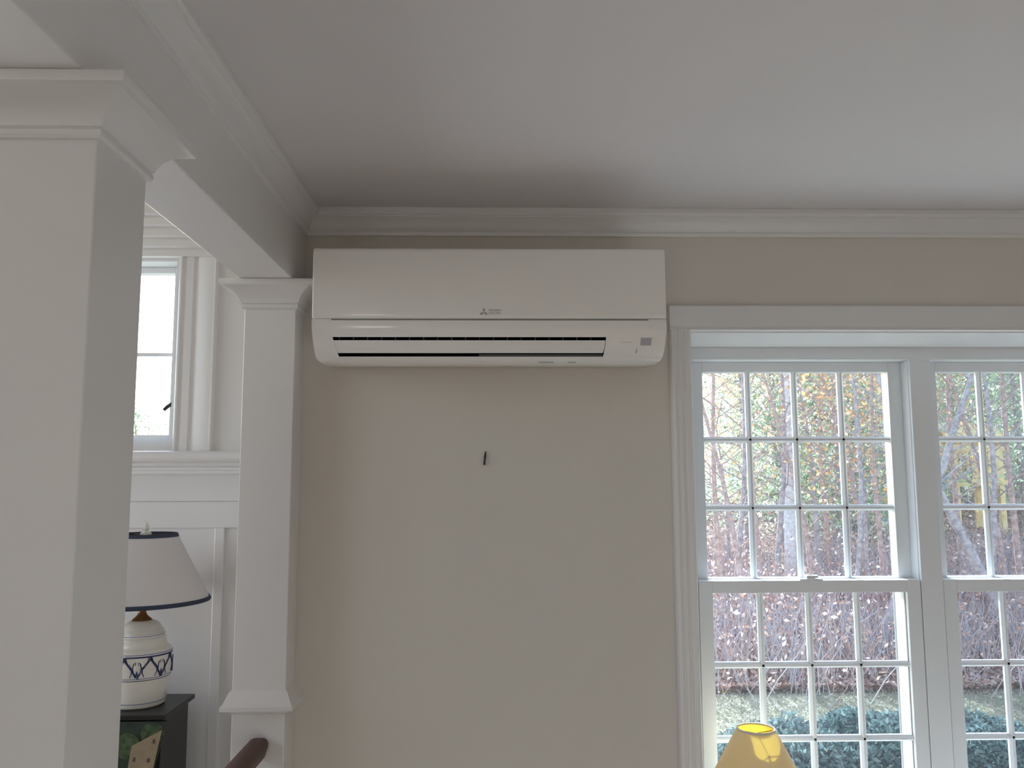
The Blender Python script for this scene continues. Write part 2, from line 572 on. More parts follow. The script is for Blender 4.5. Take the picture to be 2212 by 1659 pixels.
# ------------------------------------------------------------------ the two double-hung windows
PITCH = 0.68
MULL = [(0.500, 0.564), (1.184, 1.244), (1.864, 1.928)]
fr = empty('trim_4', (0.5, 0.24, WZ0), kind='structure')        # frame the two windows are set in
for a, b_ in MULL:
    B().box(a, b_, 0.24, 0.327, WZ0, 2.052).obj('mullion_post', 'vinyl', fr, bevel=0.0015)
hf = [(0.24, 2.052), (0.240, 2.0865), (0.345, 2.0865), (0.345, 2.052), (0.252, 2.052), (0.252, 2.056), (0.246, 2.056), (0.246, 2.052)]
B().strip([(0.24, 2.051), (0.24, 2.0865), (0.345, 2.0865), (0.345, 2.051)], 'x', 0.5, 1.928).obj('head_board', 'vinyl', fr, bevel=0.0015)
B().strip([(0.236, 2.051), (0.236, 2.056), (0.24, 2.058), (0.24, 2.051)], 'x', 0.5, 1.928).obj('head_bead', 'vinyl', fr)
B().box(0.5, 1.928, 0.24, 0.44, WZ0 - 0.03, WZ0 + .004).obj('sill', 'vinyl', fr)
for a, b_ in ((0.50, 0.588), (1.160, 1.268), (1.840, 1.928)):
    B().box(a, b_, 0.327, 0.36, WZ0, 2.05).obj('outer_casing', 'vinyl', fr, bevel=0.002)
for a in (1.158, 1.838):
    B().box(a, a + .004, 0.352, 0.3605, WZ0, 2.045).obj('screen_track', 'groove', fr)
B().box(0.5, 1.928, 0.345, 0.37, 2.045, 2.0865).obj('outer_head_casing', 'vinyl', fr)


def sash(root, name, y0, y1, z0, z1, top, bot, side, dx):
    """one sash: frame, three upright and two level muntins, twelve panes"""
    x0, x1 = 0.566 + dx, 1.182 + dx
    b = B()
    b.box(x0, x0 + side, y0, y1, z0, z1)
    b.box(x1 - side, x1, y0, y1, z0, z1)
    b.box(x0 + side, x1 - side, y0, y1, z1 - top, z1)
    b.box(x0 + side, x1 - side, y0, y1, z0, z0 + bot)
    o = b.obj(name, 'vinyl', root, bevel=0.0015)
    gx0, gx1, gz0, gz1 = x0 + side, x1 - side, z0 + bot, z1 - top
    ym = (y0 + y1) / 2
    hw = 0.0085
    xs = [gx0 + (gx1 - gx0) * k / 4 for k in range(5)]
    zs = [gz0 + (gz1 - gz0) * k / 3 for k in range(4)]
    for x in xs[1:4]:
        pr = [(x - hw, ym - .004), (x - hw * .35, ym - .012), (x + hw * .35, ym - .012), (x + hw, ym - .004), (x + hw, ym + .004), (x + hw * .35, ym + .012), (x - hw * .35, ym + .012), (x - hw, ym + .004)]
        B().strip(pr, 'z', gz0, gz1).obj('muntin', 'vinyl', o)
    for z in zs[1:3]:
        pr = [(ym - .004, z - hw), (ym - .012, z - hw * .35), (ym - .012, z + hw * .35), (ym - .004, z + hw), (ym + .004, z + hw), (ym + .012, z + hw * .35), (ym + .012, z - hw * .35), (ym + .004, z - hw)]
        B().strip(pr, 'x', gx0, gx1).obj('muntin', 'vinyl', o)
    for i in range(4):
        for j in range(3):
            me = bpy.data.meshes.new('pane')
            a, b2, c, d = xs[i], xs[i + 1], zs[j], zs[j + 1]
            me.from_pydata([(a, ym, c), (b2, ym, c), (b2, ym, d), (a, ym, d)], [], [(0, 1, 2, 3)])
            link('pane', me, 'glass', o)
    return o


for k in range(2):
    dx = PITCH * k
    wn = empty('window_%d' % (k + 1), (0.874 + dx, 0.24, WZ0), kind='structure')
    up = sash(wn, 'upper_sash', 0.289, 0.325, 1.405, 2.051, 0.029, 0.034, 0.038, dx)
    lo = sash(wn, 'lower_sash', 0.243, 0.283, WZ0 + .004, 1.437, 0.033, 0.055, 0.038, dx)
    B().box(1.1425 + dx, 1.1445 + dx, .256, .262, WZ0 + .06, 1.404).obj('glazing_gasket', 'groove', lo)
    lk = B()
    xl = 0.880 + dx
    lk.lathe([(.017, 1.437), (.017, 1.440), (.013, 1.443)], (xl, .258), 20)
    lk.box(xl - .032, xl + .032, .247, .270, 1.437, 1.4405)
    lk.strip([(.249, 1.443), (.249, 1.449), (.262, 1.451), (.266, 1.443)], 'x', xl - .012, xl + .020)
    lk.obj('sash_lock', 'vinyl', lo, smooth=True)
    B().box(0.564 + dx, 0.566 + dx, .25, .33, WZ0, 2.05).box(1.182 + dx, 1.184 + dx, .25, .33, WZ0, 2.05).obj('jamb_track', 'vinyl', wn)

# ------------------------------------------------------------------ hall window with its casings, and the wainscot below
hw_ = empty('window_3', (-1.35, HY, HWZ0), kind='structure')
x0, x1 = HWX0, HWX1
B().box(x0, x0 + .02, HY, HY + .16, HWZ0, HWZ1).box(x1 - .02, x1, HY, HY + .16, HWZ0, HWZ1).box(x0 + .02, x1 - .02, HY, HY + .16, HWZ1 - .018, HWZ1).box(x0 + .02, x1 - .02, HY, HY + .16, HWZ0, HWZ0 + .012).obj('jamb', 'vinyl', hw_)
sb = B()
sb.box(x0 + .02, x0 + .055, HY + .075, HY + .115, HWZ0 + .012, HWZ1 - .018)
sb.box(x1 - .055, x1 - .02, HY + .075, HY + .115, HWZ0 + .012, HWZ1 - .018)
sb.box(x0 + .055, x1 - .055, HY + .075, HY + .115, HWZ1 - .040, HWZ1 - .018)
sb.box(x0 + .055, x1 - .055, HY + .075, HY + .115, HWZ0 + .012, HWZ0 + .040)
so = sb.obj('casement_sash', 'vinyl', hw_, bevel=0.002)
zm = 2.148
xm = (x0 + x1) / 2
B().box(x0 + .055, x1 - .055, HY + .09, HY + .105, zm - .006, zm + .006).obj('muntin', 'vinyl', so)
B().box(xm - .008, xm + .008, HY + .09, HY + .105, HWZ0 + .04, HWZ1 - .04).obj('muntin', 'vinyl', so)
for a, b2 in ((x0 + .055, xm - .008), (xm + .008, x1 - .055)):
    for c, d in ((HWZ0 + .04, zm - .006), (zm + .006, HWZ1 - .04)):
        me = bpy.data.meshes.new('pane')
        me.from_pydata([(a, HY + .097, c), (b2, HY + .097, c), (b2, HY + .097, d), (a, HY + .097, d)], [], [(0, 1, 2, 3)])
        link('pane', me, 'glass', so)
lv = B().tube([(x1 - .022, HY + .05, 1.975), (x1 - .030, HY + .03, 1.972), (x1 - .040, HY + .022, 1.962), (x1 - .052, HY + .018, 1.949)], [.005, .006, .0065, .0055], 8)
lv.obj('lock_lever', 'metal', hw_, smooth=True)

ht = empty('trim_5', (-1.35, HY, 1.0), kind='structure')        # hall window casing, stool and apron
cas = [(0, 0), (0, .020), (.005, .026), (.010, .026), (.013, .020), (.016, .017), (.020, .017), (.023, .022), (.026, .022), (.045, .022), (.049, .016), (.056, .015),
       (.060, .020), (.066, .024), (.110, .024), (.114, .027), (.117, .027), (.120, .022), (.120, 0)]
cw = 0.127 / 0.120
B().strip([(x1 - .004 + u * cw, HY - v) for u, v in cas], 'z', 1.8115, 2.462).obj('side_casing', 'trim', ht, smooth=True)
B().strip([(x0 + .004 - u * cw, HY - v) for u, v in cas], 'z', 1.8115, 2.462).obj('side_casing', 'trim', ht, smooth=True)
steps = [(2.462, .034), (2.487, .066), (2.514, .098), (2.541, .130), (2.567, .160), (2.66, .160)]
prof = [(HY, 2.462)]
for i in range(len(steps) - 1):
    prof += [(HY - steps[i][1], steps[i][0]), (HY - steps[i][1], steps[i + 1][0])]
prof += [(HY, 2.66)]
B().strip(prof, 'x', x0 - .16, x1 + .14).obj('stepped_head_casing', 'trim', ht)
st = [(HY, 1.7735), (HY - .052, 1.7735), (HY - .060, 1.778), (HY - .064, 1.786), (HY - .064, 1.799), (HY - .060, 1.807), (HY - .052, 1.8115), (HY, 1.8115)]
B().strip(st, 'x', -3.0, BX0).obj('window_stool', 'trim', ht, smooth=True)
ap = [(HY, 1.7735), (HY - .046, 1.7735), (HY - .044, 1.764), (HY - .034, 1.757), (HY - .034, 1.750), (HY - .028, 1.748), (HY - .028, 1.738), (HY - .022, 1.734), (HY - .018, 1.728), (HY - .018, 1.6497), (HY, 1.6497)]
B().strip(ap, 'x', -3.0, BX0).obj('apron_moulding', 'trim', ht, smooth=True)
# wainscot: stiles and rails proud of a sunk panel
B().box(-3.0, BX0, HY - .010, HY, 1.562, 1.6497).obj('panel_rail', 'trim', ht, bevel=0.003)
B().box(-0.905, -0.872, HY - .010, HY, 0.0, 1.562).obj('panel_stile', 'trim', ht, bevel=0.003)
B().box(-1.56, -1.50, HY - .010, HY, 0.0, 1.562).obj('panel_stile', 'trim', ht, bevel=0.003)

# ------------------------------------------------------------------ the air conditioner
ACX = -0.0055
ac = empty('air_conditioner', (ACX, 0, 1.98), 'white wall-mounted split air conditioner with louvre slot between column and window', 'air conditioner')
W2 = 0.3995
B().box(ACX - W2 + .001, ACX + W2 - .001, -.202, 0.0, 2.0735, 2.2405).obj('housing', 'plastic', ac, bevel=0.003)
pan = [(-.2, 2.2415), (-.221, 2.2415), (-.2275, 2.2398), (-.231, 2.2355), (-.232, 2.229), (-.2322, 2.15), (-.2322, 2.115), (-.2319, 2.100), (-.2312, 2.088), (-.2302, 2.0795), (-.2285, 2.0768), (-.2, 2.0768)]
B().strip(pan, 'x', ACX - W2, ACX + W2).obj('front_panel', 'plastic', ac, smooth=True, bevel=0.0035, angle=40)
# lower cover, rounded under, with the outlet slot left open
P = [(-.2292, 2.0738, .3995), (-.2300, 2.068, .3995), (-.2297, 2.060, .3995), (-.2283, 2.053, .3993), (-.2262, 2.045, .3990), (-.2232, 2.0365, .3983), (-.2185, 2.0150, .3965), (-.2135, 1.9935, .3925),
     (-.2085, 1.9880, .3900), (-.202, 1.9843, .3870), (-.194, 1.9818, .3835), (-.182, 1.9800, .3795), (-.168, 1.9795, .3755), (-.08, 1.9885, .370), (-.001, 1.998, .368)]
OL = {5: (-.3590, .2575), 6: (-.3545, .2550), 7: (-.3455, .2508)}       # slot ends, world x
lc = B()
rows = []
for i, (y, z, hw2) in enumerate(P):
    a, b2 = OL.get(i, OL[5] if i < 5 else OL[7])
    xs_ = [ACX - hw2, a, a * .5, -.0539, b2 * .5, b2, ACX + hw2]
    base_i = len(lc.v)
    lc.v += [(x, y, z) for x in xs_]
    rows.append(base_i)
for i in range(len(P) - 1):
    for j in range(6):
        if i in (5, 6) and 1 <= j <= 4:
            continue
        lc.f.append((rows[i] + j, rows[i] + j + 1, rows[i + 1] + j + 1, rows[i + 1] + j))
for side in (0, 6):                        # end caps back to the wall
    b0 = len(lc.v)
    for y, z, hw2 in P:
        lc.v.append((lc.v[rows[0] + side][0] if False else (ACX - hw2 if side == 0 else ACX + hw2), 0.0, z if z > 1.998 else 1.998))
    for i in range(len(P) - 1):
        lc.f.append((rows[i] + side, rows[i + 1] + side, b0 + i + 1, b0 + i))
lc.obj('lower_cover', 'plastic', ac, smooth=True, angle=45)
# groove line between panel and cover
B().box(-.362, .3535, -.2265, -.2, 2.0725, 2.0772).obj('seam_groove', 'groove', ac)
B().box(ACX - W2 + .001, -.362, -.2290, -.2, 2.0725, 2.0764).obj('seam_end', 'plastic', ac)
B().box(.3535, ACX + W2 - .001, -.2290, -.2, 2.0725, 2.0764).obj('seam_end', 'plastic', ac)
# outlet duct: five dark faces behind the slot
d = B()
tl = [(-.3592, -.2225, 2.0367), (.2577, -.2225, 2.0367), (.2510, -.2130, 1.9933), (-.3457, -.2130, 1.9933)]
bk = [(-.3592, -.120, 2.0500), (.2577, -.120, 2.0500), (.2510, -.120, 2.0050), (-.3457, -.120, 2.0050)]
d.add(tl + bk, [(0, 1, 5, 4), (1, 2, 6, 5), (2, 3, 7, 6), (3, 0, 4, 7), (4, 5, 6, 7)])
d.obj('air_outlet', 'dark', ac)
for k in range(19):
    x = -.345 + k * .0315
    if x < .25:
        B().box(x, x + .0016, -.2205, -.15, 2.0305, 2.0372).obj('duct_fin', 'fin', ac)
B().strip([(-.2115, 1.9945), (-.2145, 1.9985), (-.19, 2.004), (-.188, 2.0)], 'x', -.030, .2495).obj('lower_flap', 'fin', ac)
# the vane: slightly bowed blade with slanting ends
vb = B()
vp = [(-.2222, 2.0293), (-.2212, 2.021), (-.2192, 2.011), (-.2158, 2.0012), (-.2105, 2.003), (-.2135, 2.013), (-.2155, 2.022), (-.2165, 2.0285)]
ve = [(-.3572, .2553), (-.3552, .2547), (-.3525, .2530), (-.3478, .2500), (-.3478, .2500), (-.3525, .2530), (-.3552, .2547), (-.3572, .2553)]
vb.v = [(e[0], y, z) for (y, z), e in zip(vp, ve)] + [(e[1], y, z) for (y, z), e in zip(vp, ve)]
vb.f = [(i, (i + 1) % 8, 8 + (i + 1) % 8, 8 + i) for i in range(8)] + [tuple(range(8)), tuple(range(15, 7, -1))]
vb.obj('vane', 'vane', ac, smooth=True, angle=40)
B().add([(.3360, -.2214, 2.0345), (.3605, -.2214, 2.0345), (.3595, -.2176, 2.0180), (.3350, -.2176, 2.0180),
         (.3360, -.2254, 2.0345), (.3605, -.2254, 2.0345), (.3595, -.2199, 2.0180), (.3350, -.2199, 2.0180)],
        [(0, 1, 2, 3), (4, 5, 6, 7), (0, 1, 5, 4), (1, 2, 6, 5), (2, 3, 7, 6), (3, 0, 4, 7)]).obj('sensor_window', 'sensor', ac)


def text(s_, loc, size, m, parent, name='lettering', pitch=90, shear=0.0, sx=1.0):
    c = bpy.data.curves.new(name, 'FONT')
    c.body = s_
    c.size = size
    c.extrude = 0.0002
    c.align_x = 'LEFT'
    c.shear = shear
    c.materials.append(M[m])
    tmp = bpy.data.objects.new(name, c)
    me = bpy.data.meshes.new_from_object(tmp)
    bpy.data.objects.remove(tmp)
    o = bpy.data.objects.new(name, me)
    COL.objects.link(o)
    o.parent = parent
    o.location = Vector(loc) - parent.location
    o.rotation_euler = (math.radians(pitch), 0, 0)
    o.scale = (sx, 1, 1)
    return o


# emblem of three diamonds and the maker's two lines of grey lettering
em = B()
ex, ez, s_ = -.0195, 2.0915, .0062
for ang in (90, 210, 330):
    a = math.radians(ang)
    u = Vector((math.cos(a), math.sin(a)))
    v = Vector((-u.y, u.x))
    p = [Vector((0, 0)), u * s_ * .87 + v * s_ * .5, u * s_ * 1.74, u * s_ * .87 - v * s_ * .5]
    vs = [(ex + q.x, -.2326, ez + q.y) for q in p] + [(ex + q.x, -.2315, ez + q.y) for q in p]
    em.add(vs, [(0, 1, 2, 3), (4, 5, 6, 7), (0, 1, 5, 4), (1, 2, 6, 5), (2, 3, 7, 6), (3, 0, 4, 7)])
em.obj('emblem', 'print', ac)
text('MITSUBISHI', (-.0085, -.2322, 2.0945), .0062, 'print', ac, shear=0.1, sx=.88)
text('ELECTRIC', (-.0085, -.2318, 2.0880), .0062, 'print', ac, shear=0.1, sx=1.03)
text('INVERTER', (.2895, -.2212, 2.0240), .0060, 'print', ac, pitch=78, sx=.98)
B().strip([(-.2175, 2.006), (-.2180, 2.014), (-.2172, 2.014), (-.2167, 2.006)], 'x', .3268, .3285).strip([(-.2162, 2.0015), (-.2178, 2.006), (-.2160, 2.006), (-.2150, 2.0015)], 'x', .3245, .3280).obj('indicator_mark', 'print', ac)
for a, b2 in ((.1065, .1400), (.1720, .1900)):
    B().add([(a, -.2005, 1.9834), (b2, -.2005, 1.9834), (b2, -.1935, 1.9813), (a, -.1935, 1.9813), (a, -.2005, 1.9846), (b2, -.2005, 1.9846), (b2, -.1935, 1.9825), (a, -.1935, 1.9825)],
            [(0, 1, 2, 3), (4, 5, 6, 7), (0, 1, 5, 4), (1, 2, 6, 5), (2, 3, 7, 6), (3, 0, 4, 7)]).obj('underside_label', 'sensor', ac)

# small metal hook left in the bare wall
hk = empty('picture_hook', (-.018, 0, 1.77), 'small dark metal picture hook left in the bare wall under the air conditioner', 'hook')
B().tube([(-.0170, -.0035, 1.786), (-.0185, -.0045, 1.7745), (-.0195, -.0050, 1.765), (-.0205, -.0060, 1.7530)], [.0016, .0028, .0022, .0028], 8).obj('hook_wire', 'metal', hk, smooth=True)
B().tube([(-.0180, 0.0, 1.778), (-.0180, -.0030, 1.778)], [.0012, .0012], 8).obj('nail', 'metal', hk, smooth=True)

# ------------------------------------------------------------------ hall: black cabinet, painted plaque, table lamp
CZ = 1.068
cb = empty('black_cabinet', (-1.2, .47, 0), 'black cabinet with thin overhanging top against the hall wall under the small window', 'cabinet')
B().box(-1.52, -.911, .350, .584, CZ - .014, CZ).obj('cabinet_top', 'black', cb, bevel=0.002)
B().box(-1.50, -.928, .372, .578, 0.06, CZ - .014).obj('carcass', 'black', cb, bevel=0.002)
B().box(-1.48, -1.215, .366, .372, .12, 1.0).obj('door', 'black', cb, bevel=0.002)
B().box(-1.205, -.945, .366, .372, .12, 1.0).obj('door', 'black', cb, bevel=0.002)
B().box(-1.49, -.938, .382, .57, 0.0, .06).obj('plinth', 'black', cb)

pq = empty('painted_plaque', (-1.08, .36, .86), 'dark green painted plaque with shrubs and tan house on the black cabinet front', 'plaque')
q = [(-1.25, 1.050), (-.910, 1.050), (-.998, .66), (-1.162, .66)]


def slab(pts, y0, y1):
    n_ = len(pts)
    return B().add([(x, y0, z) for x, z in pts] + [(x, y1, z) for x, z in pts],
                   [tuple(range(n_)), tuple(range(2 * n_ - 1, n_ - 1, -1))] + [(i, (i + 1) % n_, n_ + (i + 1) % n_, n_ + i) for i in range(n_)])


slab(q, .353, .366).obj('board', 'green', pq, bevel=0.001)
for (ex_, ez_, rx, rz) in ((-.945, 1.018, .033, .030), (-1.012, 0.985, .034, .036), (-1.10, 1.0, .04, .035)):
    slab([(ex_ + rx * math.cos(a), ez_ + rz * math.sin(a)) for a in [2 * math.pi * i / 24 for i in range(24)]], .3515, .353).obj('painted_shrub', 'shrubp', pq)
slab([(-1.000, .986), (-.9185, 1.028), (-.975, .74), (-1.035, .74)], .3500, .3514).obj('painted_house', 'tan', pq)
for (wx_, wz_) in ((-.940, .998), (-.992, .950), (-.953, .948), (-.997, .89), (-.962, .89)):
    slab([(wx_ - .0035, wz_ - .006), (wx_ + .0035, wz_ - .005), (wx_ + .0045, wz_ + .006), (wx_ - .0025, wz_ + .005)], .3494, .3500).obj('painted_window', 'brownp', pq)

LX, LY = -1.036, .47
lm = empty('table_lamp', (LX, LY, CZ), 'white ceramic jar lamp with blue scroll band and navy-trimmed shade on black cabinet', 'lamp')
jar = [(.068, 1.068), (.073, 1.072), (.075, 1.080), (.0785, 1.10), (.083, 1.135), (.087, 1.168), (.0890, 1.192), (.0890, 1.208), (.0875, 1.220), (.083, 1.229), (.076, 1.234),
       (.072, 1.238), (.070, 1.246), (.0695, 1.253), (.071, 1.257), (.0695, 1.261), (.066, 1.264), (.066, 1.270), (.064, 1.274)]
B().lathe(jar, (LX, LY), 56).obj('jar', 'ceramic', lm, smooth=True)
lid = [(.064, 1.2745), (.0625, 1.279), (.058, 1.283), (.055, 1.289), (.050, 1.297), (.040, 1.304), (.028, 1.308)]
B().lathe(lid, (LX, LY), 48).obj('jar_lid', 'ceramic', lm, smooth=True)
B().lathe([(.029, 1.308), (.024, 1.313), (.015, 1.321), (.011, 1.33), (.011, 1.36), (.004, 1.362), (.004, 1.560)], (LX, LY), 24).obj('brass_neck', 'brass', lm, smooth=True)
B().lathe([(.016, 1.556), (.016, 1.562), (.006, 1.566), (.0095, 1.574), (.0075, 1.583), (.003, 1.590), (.0012, 1.596)], (LX, LY), 16).obj('finial', 'crystal', lm, smooth=True)
R1, R0, Z1, Z0 = .088, .1885, 1.558, 1.362
sh = B()
sh.lathe([(R0, Z0), (R1, Z1), (R1 - .0015, Z1), (R0 - .0015, Z0), (R0, Z0)], (LX, LY), 64, cap=False)
shade = sh.obj('lamp_shade', 'shade', lm, smooth=True)
B().lathe([(R0 + .001, Z0 - .002), (R0 + .0022, Z0 + .003), (R0 - .0025, Z0 + .010), (R0 - .0045, Z0 + .009), (R0 - .002, Z0 - .002), (R0 + .001, Z0 - .002)], (LX, LY), 64, cap=False).obj('lower_trim', 'navy', shade, smooth=True)
B().lathe([(R1 + .0052, Z1 - .008), (R1 + .0016, Z1 + .002), (R1 - .002, Z1 + .002), (R1 - .001, Z1 - .008), (R1 + .0052, Z1 - .008)], (LX, LY), 64, cap=False).obj('upper_trim', 'navy', shade, smooth=True)
sp = B()
for k in range(3):
    a = k * 2.094 + .3
    sp.tube([(LX, LY, 1.556), (LX + R1 * math.cos(a), LY + R1 * math.sin(a), 1.556)], [.0013, .0013], 6)
sp.obj('shade_spider', 'brass', lm)


def jar_r(z):
    for (r0, z0), (r1, z1) in zip(jar, jar[1:]):
        if z0 <= z <= z1:
            return r0 + (r1 - r0) * (z - z0) / max(1e-6, z1 - z0)
    return jar[-1][0]


def band(z, h, m_, name='painted_band'):
    B().lathe([(jar_r(z - h) + .0002, z - h), (jar_r(z - h) + .0007, z - h * .6), (jar_r(z + h) + .0007, z + h * .6), (jar_r(z + h) + .0002, z + h)], (LX, LY), 56, cap=False).obj(name, m_, lm, smooth=True)


for z, h, m_ in ((1.2215, .0012, 'paleblue'), (1.2155, .0022, 'cobalt'), (1.1555, .0012, 'paleblue'), (1.1500, .0010, 'cobalt'), (1.0840, .0012, 'paleblue'), (1.2690, .0010, 'paleblue')):
    band(z, h, m_)
mo = B()
N = 8


def on_jar(th, z):
    r_ = jar_r(z) + .0002
    return (LX + r_ * math.cos(th), LY + r_ * math.sin(th), z)


for k in range(N):
    a0 = 2 * math.pi * k / N + .30
    for sgn in (-1, 1):
        # heart lobe: from the lower point up and round to the upper line, then a curl inward
        pts = [on_jar(a0 + sgn * w_, z_) for w_, z_ in ((.02, 1.160), (.07, 1.168), (.15, 1.180), (.25, 1.192), (.33, 1.203), (.385, 1.213))]
        mo.tube(pts, [.0034, .0030, .0022, .0022, .0032, .0050], 6)
        pts = [on_jar(a0 + sgn * w_, z_) for w_, z_ in ((.10, 1.172), (.13, 1.186), (.10, 1.198), (.04, 1.203), (.05, 1.194))]
        mo.tube(pts, [.0012, .0016, .0016, .0014, .0010], 5)
        pts = [on_jar(a0 + math.pi / N + sgn * w_, z_) for w_, z_ in ((.17, 1.160), (.23, 1.172), (.23, 1.186), (.15, 1.198))]
        mo.tube(pts, [.0010, .0014, .0014, .0010], 5)
    mo.tube([on_jar(a0, 1.157), on_jar(a0, 1.168), on_jar(a0, 1.178)], [.0042, .0030, .0010], 6)
mo.obj('scroll_band', 'cobalt', lm, smooth=True)

# ------------------------------------------------------------------ small cream lamp on the window stool
TX, TY = .660, .08
tl_ = empty('accent_lamp', (TX, TY, WZ0), 'small lamp with sunlit cream yellow shade on the window stool', 'lamp')
yr1, yr0, yz1, yz0 = .046, .130, 1.0945, .940
B().lathe([(yr0, yz0), (yr1, yz1), (yr1 - .001, yz1), (yr0 - .001, yz0)][:2], (TX, TY), 64, cap=False).obj('lamp_shade', 'yshade', tl_, smooth=True)
B().lathe([(yr0 - .0012, yz0), (yr1 - .0012, yz1)], (TX, TY), 64, cap=False).obj('shade_lining', 'gold', tl_, smooth=True)
B().lathe([(yr1 + .0018, yz1 - .0035), (yr1 + .0010, yz1 + .0012), (yr1 - .0018, yz1 + .0012), (yr1 - .0012, yz1 - .0035), (yr1 + .0018, yz1 - .0035)], (TX, TY), 64, cap=False).obj('shade_rim', 'shade', tl_, smooth=True)
B().lathe([(.052, WZ0), (.054, WZ0 + .006), (.046, WZ0 + .012), (.020, WZ0 + .020), (.016, WZ0 + .035), (.030, WZ0 + .06), (.040, WZ0 + .095), (.034, WZ0 + .125), (.016, WZ0 + .145), (.010, WZ0 + .16), (.010, WZ0 + .19)], (TX, TY), 32).obj('lamp_base', 'ceramic', tl_, smooth=True)
sp = B()
for k in range(3):
    a = k * 2.094 + 2.5
    sp.tube([(TX, TY, yz1 - .012), (TX + (yr1 + .006) * math.cos(a), TY + (yr1 + .006) * math.sin(a), yz1 - .012)], [.0010, .0010], 6)
sp.tube([(TX, TY, WZ0 + .19), (TX, TY, yz1 - .012)], [.003, .003], 8)
sp.obj('shade_spider', 'brass', tl_)


# ------------------------------------------------------------------ outdoors
def ground(x, y):
    """height of the ground outside: level lawn, a bank under the woods, slowly rising beyond"""
    e = 7.15 + .25 * math.sin(x * .7)
    if y <= e:
        return -0.60
    t = y - e
    return -0.60 + min(t, 6) * .085 + max(0, t - 6) * .045


GX0, GX1, GY1 = -30.0, 44.0, 62.0
lb = B()
nx, ny = 60, 3
lb.box(-30, 44, .5, 7.4, -.75, -.60)
lo_ = lb.obj('lawn', 'lawn')
tag(lo_, kind='structure')
gb = B()
xs = np.linspace(GX0, GX1, 75)
ys = np.concatenate([np.linspace(6.9, 14, 24), np.linspace(15, GY1, 24)])
for y in ys:
    for x in xs:
        gb.v.append((x, y, ground(x, y) + (.03 * math.sin(3.1 * x + 2 * y) + .02 * math.sin(5.3 * y - x) if y > 7.6 else (0.004 if y > 7.2 else -.02))))
nx = len(xs)
for j in range(len(ys) - 1):
    for i in range(nx - 1):
        gb.f.append((j * nx + i, j * nx + i + 1, (j + 1) * nx + i + 1, (j + 1) * nx + i))
tag(gb.obj('woodland_ground', 'litter', smooth=True, angle=180), kind='structure')
r = np.random.default_rng(3)
n_ = 56000
yy = 7.2 + 22 * r.random(n_) ** 1.8
xx = (-0.15 + .97 * r.random(n_)) * (yy + 2.08)
cen = np.stack([xx, yy, [ground(a, b) + .02 for a, b in zip(xx, yy)]], 1)
cen[:, 2] += r.random(n_) * .06
tag(quads('fallen_leaves', cen, .055, 'rust', seed=4, flat=.5), 'rust brown fallen leaves covering the bank beyond the lawn', 'leaves', kind='stuff')

# grass blades along the lawn that shows between the shrubs and the woods
n_ = 40000
yy = 4.2 + 3.1 * r.random(n_)
xx = (0.18 + .54 * r.random(n_)) * (yy + 2.08)
cen = np.stack([xx, yy, np.full(n_, -.585)], 1)
M['grass'] = leafmat('grass_blades', [(0.30, .29, .20), (.42, .39, .28), (.54, .49, .38)], .4)
tag(quads('lawn_grass', cen, .016, 'grass', seed=5), 'short pale green grass between the shrubs and the woods', 'grass', kind='stuff')

# low evergreen shrubs in front of the house
def juniper(seed):
    g = np.random.default_rng(seed)
    n2 = 9000
    a = g.random(n2) * 2 * math.pi
    t = g.random(n2) ** .5
    x = .66 * t * np.cos(a)
    y = .50 * t * np.sin(a)
    top = .47 * (1 - (t ** 3.4)) + .08 + .05 * np.sin(a * 5 + seed) * t + .05 * np.sin(9 * x + seed) * np.sin(8 * y)
    z = top * (g.random(n2) ** .35)
    b = B()
    for k in range(7):
        an = k * .9 + seed
        b.tube([(0, 0, 0), (.15 * math.cos(an), .15 * math.sin(an), .2), (.35 * math.cos(an), .32 * math.sin(an), .36)], [.015, .010, .004], 5)
    root = empty('evergreen_shrub', (0, 0, 0))
    b.obj('stems', 'bark', root)
    f = quads('foliage', np.stack([x, y, z], 1), .024, 'juniper', root, seed, aspect=2.2)
    f['kind'] = 'stuff'
    return root


jp = [juniper(1), juniper(2)]
JS = [(2.05, 4.00, 1.05, 'first dark blue-green shrub beyond the cream lamp'), (2.85, 4.15, 1.12, 'second dark blue-green shrub right of the cream lamp'),
      (3.65, 4.25, .95, 'third dark blue-green shrub, seen beside the window mullion'), (1.35, 2.75, .9, 'near blue-green shrub hidden behind the cream lamp'),
      (2.05, 2.75, .95, 'near blue-green shrub just right of the cream lamp'), (2.75, 2.85, .92, 'near blue-green shrub in the bottom panes by the mullion'),
      (4.35, 3.70, .70, 'small blue-green shrub with loose tips in the right window'), (3.55, 3.0, .9, 'near blue-green shrub at the bottom of the right window'),
      (4.55, 2.9, .9, 'near blue-green shrub at the right frame edge')]
for i, (x, y, s2, lab) in enumerate(JS):
    o = jp[i] if i < 2 else copy_tree(jp[i % 2])
    o.location = (x, y, -.60)
    o.rotation_euler = (0, 0, (i % 3 - 1) * .35 + (3.14 if i % 2 else 0))
    o.scale = (s2, s2, s2)
    tag(o, lab, 'shrub', 'blue-green shrubs on the lawn')


# trees
def limb_path(g, p, d, length, n2, wob, grav=0.0):
    pts = [Vector(p)]
    d = Vector(d).normalized()
    for _ in range(n2):
        d = (d + Vector((g.normal() * wob, g.normal() * wob, g.normal() * wob * .6 + grav))).normalized()
        pts.append(pts[-1] + d * (length / n2))
    return pts


